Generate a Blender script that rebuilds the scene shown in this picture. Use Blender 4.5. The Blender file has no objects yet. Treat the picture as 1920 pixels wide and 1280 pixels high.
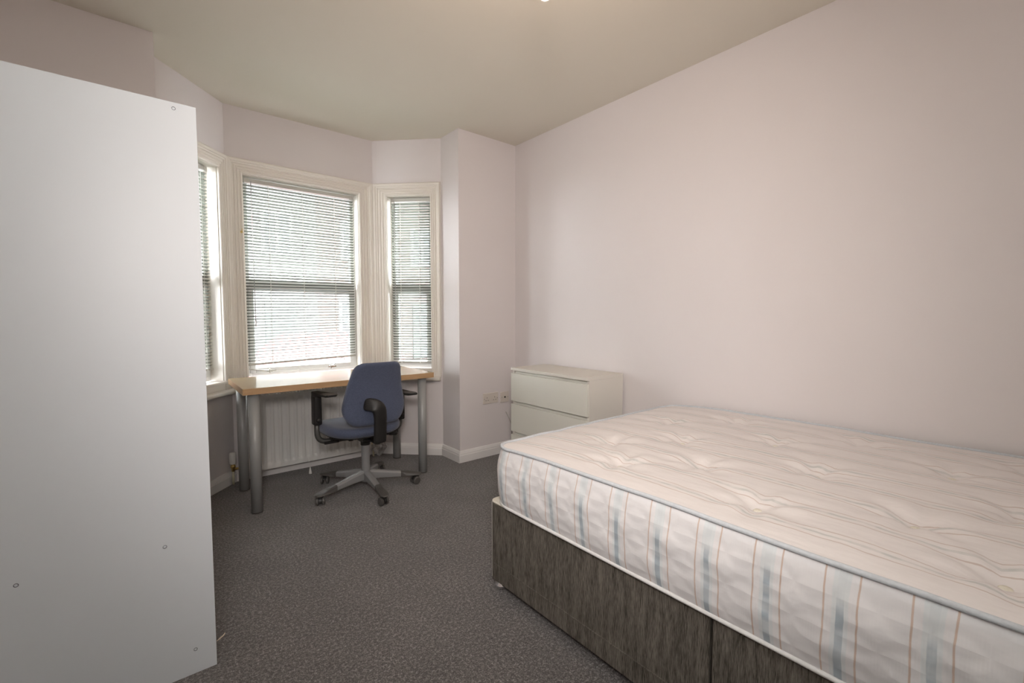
import bpy, bmesh, math, random
from mathutils import Vector, Matrix
random.seed(7)
R = math.radians
SC = bpy.context.scene
COL = SC.collection

# ------------------------------------------------------------------ camera
CAM = (-2.4301, -2.9008, 1.1311)
cd = bpy.data.cameras.new('camera'); cam = bpy.data.objects.new('camera', cd); COL.objects.link(cam)
cd.sensor_width = 36; cd.sensor_fit = 'HORIZONTAL'; cd.lens = 843.16 * 36 / 1920
cd.clip_start = 0.02; cd.clip_end = 200
cam.location = CAM
cam.rotation_euler = (R(90 - 3.2093), 0, R(-39.545))
SC.camera = cam
# ------------------------------------------------------------------ world (overcast sky)
w = bpy.data.worlds.new('overcast'); SC.world = w; w.use_nodes = True
bg = w.node_tree.nodes['Background']
bg.inputs[0].default_value = (0.93, 0.97, 1.0, 1); bg.inputs[1].default_value = 40.0
# ------------------------------------------------------------------ colour
SC.view_settings.view_transform = 'Standard'; SC.view_settings.look = 'None'
SC.view_settings.gamma = 1; SC.view_settings.use_curve_mapping = False
SC.view_settings.exposure = 0.0
# ------------------------------------------------------------------ added fill lamp, standing in for a flash bounced off the ceiling
fl = bpy.data.lights.new('bounce_fill', 'AREA'); fl.energy = 17; fl.size = 0.12; fl.color = (0.80, 0.91, 1.0)
fl.spread = R(80)
flo = bpy.data.objects.new('bounce_fill', fl); COL.objects.link(flo)
flo.location = (-2.55, -2.95, 1.55)
flo.rotation_euler = (Vector((-0.05, 0.12, 1)).to_track_quat('-Z', 'Y')).to_euler()
# second added fill lamp, a spot behind the camera brightening the room ahead
fs = bpy.data.lights.new('forward_fill', 'SPOT'); fs.energy = 130; fs.spot_size = R(92); fs.spot_blend = 1.0; fs.shadow_soft_size = 0.16; fs.color = (1.0, 0.92, 0.87)
fso = bpy.data.objects.new('forward_fill', fs); COL.objects.link(fso); fso.location = (-2.60, -3.14, 1.55)
fso.rotation_euler = Vector((0.64, 0.76, -0.14)).to_track_quat('-Z', 'Y').to_euler()
# ------------------------------------------------------------------ ceiling bulb light
LAMP = (-1.42, -1.84, 2.2295)
bl = bpy.data.lights.new('ceiling_bulb_light', 'POINT'); bl.energy = 8.5; bl.color = (1.0, 0.76, 0.57); bl.shadow_soft_size = 0.03
blo = bpy.data.objects.new('ceiling_bulb_light', bl); COL.objects.link(blo); blo.location = (LAMP[0], LAMP[1], LAMP[2] - 0.15)

# ================================================================== materials
def mat(name, col, rough=0.6, metal=0.0, spec=0.5, noise=None, bump=None, trans=0.0, emit=None, sheen=0.0, alpha=None):
    """noise=(scale, amount, (sx,sy,sz)) varies the colour; bump=(scale, strength, (sx,sy,sz))"""
    m = bpy.data.materials.new(name); m.use_nodes = True
    nt = m.node_tree; b = nt.nodes['Principled BSDF']
    b.inputs['Base Color'].default_value = (*col, 1); b.inputs['Roughness'].default_value = rough
    b.inputs['Metallic'].default_value = metal; b.inputs['Specular IOR Level'].default_value = spec
    if trans: b.inputs['Transmission Weight'].default_value = trans
    if sheen: b.inputs['Sheen Weight'].default_value = sheen
    if alpha is not None: b.inputs['Alpha'].default_value = alpha
    if emit: b.inputs['Emission Color'].default_value = (*emit[0], 1); b.inputs['Emission Strength'].default_value = emit[1]
    tc = nt.nodes.new('ShaderNodeTexCoord')
    def ntex(scale, st, detail=4):
        mp = nt.nodes.new('ShaderNodeMapping'); mp.inputs['Scale'].default_value = st
        nt.links.new(tc.outputs['Object'], mp.inputs['Vector'])
        n = nt.nodes.new('ShaderNodeTexNoise'); n.inputs['Scale'].default_value = scale; n.inputs['Detail'].default_value = detail
        nt.links.new(mp.outputs[0], n.inputs['Vector']); return n
    if noise:
        n = ntex(noise[0], noise[2] if len(noise) > 2 else (1, 1, 1))
        rp = nt.nodes.new('ShaderNodeValToRGB'); a = noise[1]
        rp.color_ramp.elements[0].position = 0.3; rp.color_ramp.elements[1].position = 0.7
        rp.color_ramp.elements[0].color = (*[c * (1 - a) for c in col], 1); rp.color_ramp.elements[1].color = (*[min(1, c * (1 + a)) for c in col], 1)
        nt.links.new(n.outputs['Fac'], rp.inputs[0]); nt.links.new(rp.outputs[0], b.inputs['Base Color'])
    if bump:
        n = ntex(bump[0], bump[2] if len(bump) > 2 else (1, 1, 1))
        bp = nt.nodes.new('ShaderNodeBump'); bp.inputs['Strength'].default_value = bump[1]; bp.inputs['Distance'].default_value = 0.004
        nt.links.new(n.outputs['Fac'], bp.inputs['Height']); nt.links.new(bp.outputs[0], b.inputs['Normal'])
    return m

M = {}
M['wall'] = mat('wall_paint', (0.79, 0.745, 0.745), 0.62, spec=0.3, noise=(1.2, 0.012), bump=(60, 0.05))
M['ceiling'] = mat('ceiling_paint', (0.80, 0.755, 0.665), 0.8, spec=0.2, noise=(1.0, 0.012), bump=(40, 0.04))
M['gloss'] = mat('white_gloss_paint', (0.84, 0.80, 0.735), 0.4, spec=0.4, noise=(3, 0.01))
M['skirt'] = mat('skirting_paint', (0.82, 0.80, 0.79), 0.4, spec=0.45, noise=(3, 0.02), bump=(25, 0.03))
M['upvc'] = mat('white_window_plastic', (0.86, 0.87, 0.86), 0.35, noise=(3, 0.01))
M['slat'] = mat('grey_green_slat', (0.20, 0.215, 0.185), 0.45, spec=0.4, noise=(4, 0.03))
M['slatrail'] = mat('blind_rail', (0.55, 0.54, 0.50), 0.4, noise=(4, 0.03))
M['cord'] = mat('white_cord', (0.88, 0.88, 0.85), 0.7, noise=(50, 0.03))
M['clear'] = mat('clear_plastic_wand', (0.9, 0.92, 0.92), 0.15, trans=0.6, noise=(4, 0.01))
M['rad'] = mat('radiator_enamel', (0.74, 0.735, 0.715), 0.35, spec=0.5, noise=(3, 0.015), bump=(30, 0.02))
M['chrome'] = mat('chrome', (0.85, 0.85, 0.87), 0.08, metal=1, noise=(8, 0.01))
M['brass'] = mat('brass', (0.62, 0.46, 0.18), 0.3, metal=1, noise=(8, 0.1))
M['creampipe'] = mat('cream_painted_pipe', (0.62, 0.58, 0.42), 0.5, noise=(20, 0.05))
M['legmetal'] = mat('silver_leg_paint', (0.36, 0.365, 0.36), 0.4, metal=0.1, spec=0.5, noise=(5, 0.02), bump=(80, 0.03))
M['basemetal'] = mat('silver_base_paint', (0.30, 0.30, 0.30), 0.42, metal=0.2, noise=(5, 0.02), bump=(80, 0.03))
M['black'] = mat('black_plastic', (0.018, 0.017, 0.017), 0.42, spec=0.4, noise=(20, 0.1), bump=(150, 0.06))
M['darkgrey'] = mat('dark_grey_plastic', (0.085, 0.08, 0.075), 0.45, noise=(20, 0.05), bump=(150, 0.06))
M['padgrey'] = mat('grey_arm_pad', (0.10, 0.10, 0.105), 0.28, noise=(20, 0.05))
M['darksteel'] = mat('dark_steel_tube', (0.10, 0.10, 0.095), 0.4, metal=0.4, noise=(10, 0.05))
M['blue'] = mat('blue_wool_fabric', (0.082, 0.098, 0.155), 0.85, spec=0.25, sheen=0.25, noise=(160, 0.14), bump=(420, 0.25))
M['melamine'] = mat('white_melamine', (0.75, 0.785, 0.83), 0.42, spec=0.4, noise=(2, 0.006), bump=(200, 0.015))
M['drawerwhite'] = mat('off_white_drawer_foil', (0.83, 0.82, 0.75), 0.4, spec=0.4, noise=(2, 0.008))
M['dresser'] = mat('off_white_dresser_foil', (0.80, 0.77, 0.71), 0.45, spec=0.4, noise=(2, 0.008))
M['recess'] = mat('drawer_gap_board', (0.70, 0.69, 0.64), 0.6, noise=(2, 0.01))
M['socket'] = mat('cream_socket_plastic', (0.72, 0.66, 0.60), 0.35, noise=(5, 0.01))
M['hole'] = mat('dark_hole', (0.03, 0.028, 0.025), 0.8, noise=(5, 0.1))
M['pipinggrey'] = mat('grey_white_piping_tape', (0.60, 0.63, 0.67), 0.8, noise=(120, 0.06), bump=(300, 0.2))
M['pipingwhite'] = mat('white_piping_tape', (0.80, 0.79, 0.78), 0.8, noise=(120, 0.04), bump=(300, 0.2))
M['tuft'] = mat('cream_tuft_felt', (0.80, 0.76, 0.66), 0.95, noise=(120, 0.08), bump=(260, 0.4))
M['ticking'] = mat('cream_divan_lining', (0.74, 0.69, 0.60), 0.9, noise=(200, 0.05), bump=(300, 0.2))
M['greycable'] = mat('grey_cable', (0.50, 0.47, 0.44), 0.5, noise=(30, 0.05))
M['splinter'] = mat('pale_wood_chip', (0.80, 0.70, 0.55), 0.7, noise=(90, 0.1))
M['screw'] = mat('screw_steel', (0.25, 0.26, 0.30), 0.35, metal=0.8, noise=(60, 0.1))
M['plaster'] = mat('lamp_plastic', (0.85, 0.83, 0.80), 0.4, noise=(6, 0.01))
M['bulb'] = mat('lit_bulb_glass', (1, 0.9, 0.75), 0.3, emit=((1.0, 0.62, 0.32), 1.6), noise=(6, 0.01))

def glassmat():
    m = bpy.data.materials.new('window_glass'); m.use_nodes = True; nt = m.node_tree
    nt.nodes.clear()
    o = nt.nodes.new('ShaderNodeOutputMaterial'); t = nt.nodes.new('ShaderNodeBsdfTransparent'); g = nt.nodes.new('ShaderNodeBsdfGlossy')
    g.inputs['Roughness'].default_value = 0.02
    n = nt.nodes.new('ShaderNodeTexNoise'); n.inputs['Scale'].default_value = 2
    mr = nt.nodes.new('ShaderNodeMapRange'); mr.inputs['To Min'].default_value = 0.90; mr.inputs['To Max'].default_value = 0.95
    nt.links.new(n.outputs['Fac'], mr.inputs['Value'])
    cmb = nt.nodes.new('ShaderNodeCombineColor')
    for i in range(3): nt.links.new(mr.outputs[0], cmb.inputs[i])
    nt.links.new(cmb.outputs[0], t.inputs[0])
    mx = nt.nodes.new('ShaderNodeMixShader'); mx.inputs[0].default_value = 0.06
    nt.links.new(t.outputs[0], mx.inputs[1]); nt.links.new(g.outputs[0], mx.inputs[2]); nt.links.new(mx.outputs[0], o.inputs[0])
    return m
M['glass'] = glassmat()

def bagmat():
    m = bpy.data.materials.new('translucent_polythene'); m.use_nodes = True; nt = m.node_tree
    b = nt.nodes['Principled BSDF']; b.inputs['Base Color'].default_value = (0.75, 0.74, 0.74, 1); b.inputs['Roughness'].default_value = 0.25
    n = nt.nodes.new('ShaderNodeTexNoise'); n.inputs['Scale'].default_value = 14
    mr = nt.nodes.new('ShaderNodeMapRange'); mr.inputs['To Min'].default_value = 0.3; mr.inputs['To Max'].default_value = 0.65
    nt.links.new(n.outputs['Fac'], mr.inputs['Value']); nt.links.new(mr.outputs[0], b.inputs['Alpha'])
    return m
M['bag'] = bagmat()

class NT:
    """tiny node helper"""
    def __init__(s, m): s.t = m.node_tree; s.b = s.t.nodes['Principled BSDF']
    def n(s, kind, **kw):
        x = s.t.nodes.new(kind)
        for k, v in kw.items(): setattr(x, k, v)
        return x
    def l(s, a, b): s.t.links.new(a, b)
    def math(s, op, a, b=None, c=None):
        x = s.n('ShaderNodeMath', operation=op)
        for i, v in enumerate((a, b, c)):
            if v is None: continue
            if isinstance(v, (int, float)): x.inputs[i].default_value = v
            else: s.l(v, x.inputs[i])
        return x.outputs[0]
    def mix(s, f, a, b):
        x = s.n('ShaderNodeMix', data_type='RGBA')
        for sock, v in ((x.inputs[0], f), (x.inputs[6], a), (x.inputs[7], b)):
            if isinstance(v, (int, float)): sock.default_value = v
            elif isinstance(v, tuple): sock.default_value = (*v, 1)
            else: s.l(v, sock)
        return x.outputs[2]
    def noise(s, vec, scale, detail=3, rough=0.5):
        x = s.n('ShaderNodeTexNoise'); x.inputs['Scale'].default_value = scale; x.inputs['Detail'].default_value = detail; x.inputs['Roughness'].default_value = rough
        s.l(vec, x.inputs['Vector']); return x.outputs['Fac']
    def bump(s, h, st, dist, prev=None):
        x = s.n('ShaderNodeBump'); x.inputs['Strength'].default_value = st; x.inputs['Distance'].default_value = dist
        s.l(h, x.inputs['Height'])
        if prev is not None: s.l(prev, x.inputs['Normal'])
        return x.outputs[0]
    def mapping(s, vec, scale):
        x = s.n('ShaderNodeMapping'); x.inputs['Scale'].default_value = scale; s.l(vec, x.inputs['Vector']); return x.outputs[0]

def carpetmat():
    m = bpy.data.materials.new('charcoal_carpet'); m.use_nodes = True; k = NT(m)
    tc = k.n('ShaderNodeTexCoord').outputs['Object']
    k.b.inputs['Roughness'].default_value = 1.0; k.b.inputs['Specular IOR Level'].default_value = 0.1
    k.b.inputs['Sheen Weight'].default_value = 0.25; k.b.inputs['Sheen Roughness'].default_value = 0.6
    n1 = k.noise(tc, 210, 3, 0.7); n2 = k.noise(tc, 5, 4); n3 = k.noise(tc, 90, 3, 0.6)
    r = k.n('ShaderNodeValToRGB'); e = r.color_ramp.elements
    e[0].position = 0.36; e[0].color = (0.040, 0.036, 0.035, 1); e[1].position = 0.66; e[1].color = (0.40, 0.375, 0.36, 1)
    x = e.new(0.5) if False else r.color_ramp.elements.new(0.5); x.color = (0.115, 0.103, 0.099, 1)
    mixn = k.math('ADD', k.math('MULTIPLY', n1, 0.6), k.math('MULTIPLY', n3, 0.4)); k.l(mixn, r.inputs[0])
    big = k.math('MULTIPLY_ADD', n2, 0.5, 0.75)
    hsv = k.n('ShaderNodeHueSaturation'); k.l(r.outputs[0], hsv.inputs['Color']); k.l(big, hsv.inputs['Value'])
    k.l(hsv.outputs[0], k.b.inputs['Base Color'])
    k.l(k.bump(mixn, 0.8, 0.006), k.b.inputs['Normal'])
    return m
M['carpet'] = carpetmat()

def divanmat():
    m = bpy.data.materials.new('brown_grey_slub_fabric'); m.use_nodes = True; k = NT(m)
    tc = k.n('ShaderNodeTexCoord').outputs['Object']
    a = k.noise(k.mapping(tc, (420, 420, 34)), 1, 4, 0.65); b = k.noise(k.mapping(tc, (60, 60, 8)), 1, 3)
    s = k.math('ADD', k.math('MULTIPLY', a, 0.7), k.math('MULTIPLY', b, 0.3))
    r = k.n('ShaderNodeValToRGB'); e = r.color_ramp.elements
    e[0].position = 0.36; e[0].color = (0.034, 0.030, 0.024, 1); e[1].position = 0.62; e[1].color = (0.20, 0.175, 0.150, 1)
    x = r.color_ramp.elements.new(0.49); x.color = (0.115, 0.102, 0.086, 1)
    k.l(s, r.inputs[0]); k.l(r.outputs[0], k.b.inputs['Base Color'])
    k.b.inputs['Roughness'].default_value = 0.8; k.b.inputs['Specular IOR Level'].default_value = 0.3
    k.l(k.bump(s, 0.4, 0.002), k.b.inputs['Normal'])
    return m
M['divan'] = divanmat()

def woodmat():
    m = bpy.data.materials.new('light_beech_laminate'); m.use_nodes = True; k = NT(m)
    tc = k.n('ShaderNodeTexCoord').outputs['Object']
    a = k.noise(k.mapping(tc, (3, 55, 55)), 1, 5, 0.6)
    c = k.mix(a, (0.72, 0.55, 0.33), (0.82, 0.67, 0.45))
    k.l(c, k.b.inputs['Base Color']); k.b.inputs['Roughness'].default_value = 0.17; k.b.inputs['Specular IOR Level'].default_value = 0.9
    return m
M['wood'] = woodmat()
M['edgeshade'] = mat('beech_edge_shade', (0.50, 0.315, 0.165), 0.45, noise=(6, 0.08, (1, 8, 8)))  # same beech as the top, darkened to paint in shade on unlit edges

PER = 0.137
def mattressmat(side):
    """woven stripes: UV.x runs across the stripes, UV.y along them (metres)"""
    m = bpy.data.materials.new('striped_mattress_border' if side else 'striped_mattress_top'); m.use_nodes = True; k = NT(m)
    uv = k.n('ShaderNodeUVMap').outputs[0]
    sep = k.n('ShaderNodeSeparateXYZ'); k.l(uv, sep.inputs[0]); U, V = sep.outputs[0], sep.outputs[1]
    wob = k.noise(uv, 9 if side else 7, 3)
    amt = 0.010 if side else 0.034
    u = k.math('ADD', U, k.math('MULTIPLY', k.math('SUBTRACT', wob, 0.5), amt))
    f = k.math('SUBTRACT', k.math('FRACT', k.math('DIVIDE', u, PER)), 0.5)
    d = k.math('MULTIPLY', k.math('ABSOLUTE', f), PER)              # distance from stripe centre
    def band(c, hw, soft):
        x = k.n('ShaderNodeMapRange', interpolation_type='SMOOTHSTEP')
        k.l(k.math('ABSOLUTE', k.math('SUBTRACT', d, c)), x.inputs['Value'])
        x.inputs['From Min'].default_value = hw; x.inputs['From Max'].default_value = hw + soft
        x.inputs['To Min'].default_value = 1; x.inputs['To Max'].default_value = 0
        return x.outputs[0]
    base = (0.82, 0.80, 0.81) if side else (0.82, 0.775, 0.765)
    col = k.mix(k.noise(uv, 60, 2), tuple(c * 0.97 for c in base), base)
    dash = k.noise(k.mapping(uv, (2.5, 22, 1)), 1, 2)
    dr = k.n('ShaderNodeMapRange'); k.l(dash, dr.inputs['Value'])
    dr.inputs['From Min'].default_value = 0.40; dr.inputs['From Max'].default_value = 0.56
    if side:
        col = k.mix(k.math('MULTIPLY', band(0.002, 0.0110, 0.003), 0.55), col, (0.68, 0.74, 0.76))
        vm = k.n('ShaderNodeMapRange'); k.l(k.math('ADD', V, k.math('MULTIPLY', k.noise(uv, 4, 1), 0.06)), vm.inputs['Value'])
        vm.inputs['From Min'].default_value = 0.185; vm.inputs['From Max'].default_value = 0.225; vm.inputs['To Min'].default_value = 1.0; vm.inputs['To Max'].default_value = 0.12
        col = k.mix(k.math('MULTIPLY', k.math('MULTIPLY', band(0, 0.0062, 0.0015), vm.outputs[0]), k.math('MULTIPLY_ADD', dr.outputs[0], 0.45, 0.35)), col, (0.36, 0.43, 0.49))
        col = k.mix(k.math('MULTIPLY', band(0.029, 0.0010, 0.0012), 0.75), col, (0.60, 0.42, 0.32))
        rib = k.n('ShaderNodeTexWave', wave_type='BANDS', bands_direction='X'); rib.inputs['Scale'].default_value = 60
        k.l(uv, rib.inputs['Vector'])
        # quilted ogee lines
        x1 = k.math('MULTIPLY', k.math('SINE', k.math('MULTIPLY', U, 2 * math.pi / 0.145)), 0.020)
        q = k.math('ADD', V, x1); q2 = k.math('SUBTRACT', V, x1)
        def grooves(qv):
            g = k.math('ABSOLUTE', k.math('SUBTRACT', k.math('FRACT', k.math('DIVIDE', qv, 0.076)), 0.5))
            mr = k.n('ShaderNodeMapRange', interpolation_type='SMOOTHSTEP'); k.l(g, mr.inputs['Value'])
            mr.inputs['From Min'].default_value = 0.0; mr.inputs['From Max'].default_value = 0.32
            return mr.outputs[0]
        h = k.math('MINIMUM', grooves(q), grooves(q2))
        n1 = k.bump(h, 0.26, 0.006)
        n2 = k.bump(k.noise(k.mapping(uv, (5, 16, 1)), 1, 3), 0.22, 0.012, n1)
        k.l(k.bump(rib.outputs['Fac'], 0.10, 0.001, n2), k.b.inputs['Normal'])
    else:
        col = k.mix(k.math('MULTIPLY', band(0, 0.0035, 0.002), k.math('MULTIPLY_ADD', dr.outputs[0], 0.35, 0.30)), col, (0.50, 0.50, 0.48))
        col = k.mix(k.math('MULTIPLY', band(0, 0.011, 0.002), k.math('MULTIPLY', dr.outputs[0], 0.10)), col, (0.62, 0.70, 0.72))
        col = k.mix(k.math('MULTIPLY', band(0.021, 0.0012, 0.0016), 0.62), col, (0.52, 0.40, 0.35))
        n1 = k.bump(k.noise(k.mapping(uv, (16, 5, 1)), 1, 3), 0.45, 0.012)
        k.l(k.bump(k.noise(uv, 300, 2), 0.1, 0.001, n1), k.b.inputs['Normal'])
    k.l(col, k.b.inputs['Base Color']); k.b.inputs['Roughness'].default_value = 0.85; k.b.inputs['Specular IOR Level'].default_value = 0.25
    k.b.inputs['Sheen Weight'].default_value = 0.15
    return m
M['mtop'] = mattressmat(False); M['mside'] = mattressmat(True)

# ================================================================== object helpers
def obj(name, bm, m, parent=None, smooth=False, bevel=0, loc=None, seg=2, kind=None, label=None, cat=None, group=None, auto=None):
    me = bpy.data.meshes.new(name)
    bmesh.ops.recalc_face_normals(bm, faces=bm.faces[:])
    bm.to_mesh(me); bm.free()
    for x in (m if isinstance(m, (list, tuple)) else [m]): me.materials.append(x)
    o = bpy.data.objects.new(name, me); COL.objects.link(o)
    if smooth:
        for p in me.polygons: p.use_smooth = True
    if parent is not None: o.parent = parent
    if loc is not None: o.location = loc
    if bevel:
        b = o.modifiers.new('bevel', 'BEVEL'); b.width = bevel; b.segments = seg; b.limit_method = 'ANGLE'; b.angle_limit = R(35)
        for p in me.polygons: p.use_smooth = True
        ws = o.modifiers.new('wn', 'WEIGHTED_NORMAL'); ws.keep_sharp = True
    tag(o, label, cat, group, kind)
    return o
def tag(o, label=None, cat=None, group=None, kind=None):
    if label: o['label'] = label
    if cat: o['category'] = cat
    if group: o['group'] = group
    if kind: o['kind'] = kind
    return o
def empty(name, loc=(0, 0, 0), rz=0, **kw):
    o = bpy.data.objects.new(name, None); COL.objects.link(o); o.location = loc; o.rotation_euler = (0, 0, rz)
    o.empty_display_size = 0.1
    return tag(o, **kw)
def BM(): return bmesh.new()
def box(bm, x0, x1, y0, y1, z0, z1, mx=None):
    vs = [bm.verts.new((x, y, z)) for x in (x0, x1) for y in (y0, y1) for z in (z0, z1)]
    if mx is not None:
        for v in vs: v.co = mx @ v.co
    for f in ((0, 1, 3, 2), (4, 6, 7, 5), (0, 4, 5, 1), (2, 3, 7, 6), (0, 2, 6, 4), (1, 5, 7, 3)):
        bm.faces.new([vs[i] for i in f])
    return bm
def prism(bm, poly, z0, z1):
    a = [bm.verts.new((p[0], p[1], z0)) for p in poly]; b = [bm.verts.new((p[0], p[1], z1)) for p in poly]
    n = len(poly)
    bm.faces.new(a[::-1]); bm.faces.new(b)
    for i in range(n): bm.faces.new([a[i], a[(i + 1) % n], b[(i + 1) % n], b[i]])
    return bm
def tube(bm, pts, r, n=10, closed=False, flat=1.0, up=None):
    pts = [Vector(p) for p in pts]; rings = []
    rr = r if isinstance(r, (list, tuple)) else [r] * len(pts)
    L = len(pts); prev = None
    for i, p in enumerate(pts):
        if closed: d = (pts[(i + 1) % L] - pts[i - 1]).normalized()
        else: d = (pts[min(i + 1, L - 1)] - pts[max(i - 1, 0)]).normalized()
        ref = Vector(up) if up else (Vector((0, 0, 1)) if abs(d.z) < 0.95 else Vector((0, 1, 0)))
        if prev is not None and not up:
            x = prev - d * prev.dot(d)
            x = x.normalized() if x.length > 1e-6 else d.cross(ref).normalized()
        else: x = d.cross(ref).normalized()
        prev = x; y = d.cross(x).normalized()
        rings.append([bm.verts.new(p + x * math.cos(a) * rr[i] + y * math.sin(a) * rr[i] * flat) for a in [2 * math.pi * k / n for k in range(n)]])
    m = L if closed else L - 1
    for i in range(m):
        a, b = rings[i], rings[(i + 1) % L]
        for k in range(n): bm.faces.new([a[k], a[(k + 1) % n], b[(k + 1) % n], b[k]])
    if not closed: bm.faces.new(rings[0][::-1]); bm.faces.new(rings[-1])
    return bm
def lathe(bm, prof, n=24, mx=None):
    rings = []
    for r, z in prof:
        rings.append([bm.verts.new((max(r, 1e-5) * math.cos(2 * math.pi * k / n), max(r, 1e-5) * math.sin(2 * math.pi * k / n), z)) for k in range(n)])
    if mx is not None:
        for rg in rings:
            for v in rg: v.co = mx @ v.co
    for a, b in zip(rings, rings[1:]):
        for k in range(n): bm.faces.new([a[k], a[(k + 1) % n], b[(k + 1) % n], b[k]])
    bm.faces.new(rings[0][::-1]); bm.faces.new(rings[-1])
    return bm
def arc(pts_or_c, *a): pass
def fillet(pts, r, seg=6):
    """round the corners of an open polyline"""
    P = [Vector(p) for p in pts]; out = [P[0]]
    for i in range(1, len(P) - 1):
        a, b, c = P[i - 1], P[i], P[i + 1]
        d1 = (a - b).normalized(); d2 = (c - b).normalized()
        s, e = b + d1 * r, b + d2 * r
        for k in range(seg + 1):
            t = k / seg; out.append((1 - t) ** 2 * s + 2 * t * (1 - t) * b + t * t * e)
    out.append(P[-1]); return out
def cushion(bm, outline, prof, mapf):
    """outline: list of (a,b) round the centre; prof: list of (inset 0..1 scale, height); mapf(a,b,h)->point. closed by centre fans"""
    rings = []
    for s, h in prof:
        rings.append([bm.verts.new(mapf(a * s, b * s, h)) for a, b in outline])
    n = len(outline)
    for p, q in zip(rings, rings[1:]):
        for k in range(n): bm.faces.new([p[k], p[(k + 1) % n], q[(k + 1) % n], q[k]])
    bm.faces.new(rings[0][::-1]); bm.faces.new(rings[-1])
    return bm

# ================================================================== room shell
H = 2.5286
XL = -2.95; YB = -3.48
F0 = Vector((-2.332, 0)); F1 = Vector((-2.332, 0.2513)); E1 = Vector((-1.965, 0.65)); D1 = Vector((-0.953, 0.65)); C1 = Vector((-0.556, 0.2513)); B0 = Vector((-0.556, 0))
T = 0.15
def outn(a, b):
    d = (b - a).normalized(); return Vector((-d.y, d.x))
nL, nC, nR = outn(F1, E1), outn(E1, D1), outn(D1, C1)
def miter(p, n1, n2, t): m = (n1 + n2).normalized(); return p + m * (t / m.dot(n1))
EO = miter(E1, nL, nC, T); DO = miter(D1, nC, nR, T); FO = F1 + nL * T; CO = C1 + nR * T

obj('floor', box(BM(), XL - .1, .1, YB - .1, .9, -.12, 0), M['carpet'], kind='structure')
b = BM(); prism(b, [(XL - .1, YB - .1), (.1, YB - .1), (.1, .12), (-0.5, .2), (CO.x, CO.y), (DO.x, DO.y), (EO.x, EO.y), (FO.x, FO.y), (XL - .1, .2)], H, H + .12)
obj('ceiling', b, M['ceiling'], kind='structure')
obj('wall_right', box(BM(), 0, .12, YB - .1, .12, 0, H), M['wall'], kind='structure')
obj('wall_left', box(BM(), XL - .12, XL, YB - .1, .12, 0, H), M['wall'], kind='structure')
b = BM(); box(b, XL, -2.62, YB - .12, YB, 0, H); box(b, -1.80, 0, YB - .12, YB, 0, H); box(b, -2.62, -1.80, YB - .12, YB, 2.02, H)
obj('wall_back', b, M['wall'], kind='structure')
d = empty('door_1', (-2.21, YB - .02, 0), kind='structure')
obj('door_panel', box(BM(), -.41, .41, -.045, 0, .005, 2.01), M['gloss'], d, bevel=.003)
obj('door_frame', (lambda q: (box(q, -.47, -.41, 0, .035, 0, 2.07), box(q, .41, .47, 0, .035, 0, 2.07), box(q, -.41, .41, 0, .035, 2.01, 2.07), q)[-1])(BM()), M['gloss'], d, bevel=.004)
hb = lathe(BM(), [(.0, 0), (.025, 0), (.027, .005), (.01, .01), (.01, .035), (.027, .045), (.03, .06), (.02, .075), (0, .078)], 20, Matrix.Rotation(R(-90), 4, 'X'))
obj('door_handle', hb, M['chrome'], d, smooth=True, loc=(.35, 0, 1.0))

b = BM(); prism(b, [(0, 0), (B0.x, 0), (C1.x, C1.y), (CO.x, CO.y), (0, .36)], 0, H)
obj('wall_front', b, M['wall'], kind='structure')
b = BM(); prism(b, [(F0.x, 0), (XL, 0), (XL, .36), (FO.x, FO.y), (F1.x, F1.y)], 0, H)
obj('wall_front', b, M['wall'], kind='structure')

ZS, ZT = 0.700, 2.092          # window openings
def bay_wall(name, a, b_, ao, bo, t0, t1):
    d = (b_ - a).normalized(); n = Vector((-d.y, d.x)); L = (b_ - a).length
    P = lambda t, k: a + d * t + n * k
    m = BM()
    prism(m, [a, P(t0, 0), P(t0, T), ao], 0, H)
    prism(m, [P(t1, 0), b_, bo, P(t1, T)], 0, H)
    prism(m, [P(t0, 0), P(t1, 0), P(t1, T), P(t0, T)], 0, ZS - .045)
    prism(m, [P(t0, 0), P(t1, 0), P(t1, T), P(t0, T)], ZT, H)
    return obj(name, m, M['wall'], kind='structure')
SEG = {}
def seg(a, b_): d = (b_ - a).normalized(); return a, d, Vector((-d.y, d.x)), (b_ - a).length
LL = (E1 - F1).length
bay_wall('wall_bay_left', F1, E1, FO, EO, LL - .435, LL - .078)
bay_wall('wall_bay_centre', E1, D1, EO, DO, .098, .893)
bay_wall('wall_bay_right', D1, C1, DO, CO, .115, .475)

# skirting boards: profile (depth, z) swept along a plan polyline, interior on the right-hand side
SK = [(0, 0), (.018, 0), (.018, .055), (.015, .060), (.0145, .068), (.010, .078), (.006, .086), (0, .090)]
def sweep(bm, path, prof, side=-1, closed_ends=True):
    P = [Vector(p) for p in path]; rings = []
    for i, p in enumerate(P):
        ns = []
        if i > 0: d = (P[i] - P[i - 1]).normalized(); ns.append(Vector((-d.y, d.x)) * side)
        if i < len(P) - 1: d = (P[i + 1] - P[i]).normalized(); ns.append(Vector((-d.y, d.x)) * side)
        m = ns[0] if len(ns) == 1 else (ns[0] + ns[1]).normalized(); s = 1 / m.dot(ns[0])
        rings.append([bm.verts.new((p.x + m.x * k * s, p.y + m.y * k * s, z)) for k, z in prof])
    n = len(prof)
    for a, b_ in zip(rings, rings[1:]):
        for k in range(n): bm.faces.new([a[k], a[(k + 1) % n], b_[(k + 1) % n], b_[k]])
    bm.faces.new(rings[0][::-1]); bm.faces.new(rings[-1])
    return bm
obj('baseboard_bay', sweep(BM(), [(XL, 0), F0, F1, E1, D1, C1, B0, (0, 0)], SK), M['skirt'], kind='structure')
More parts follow.
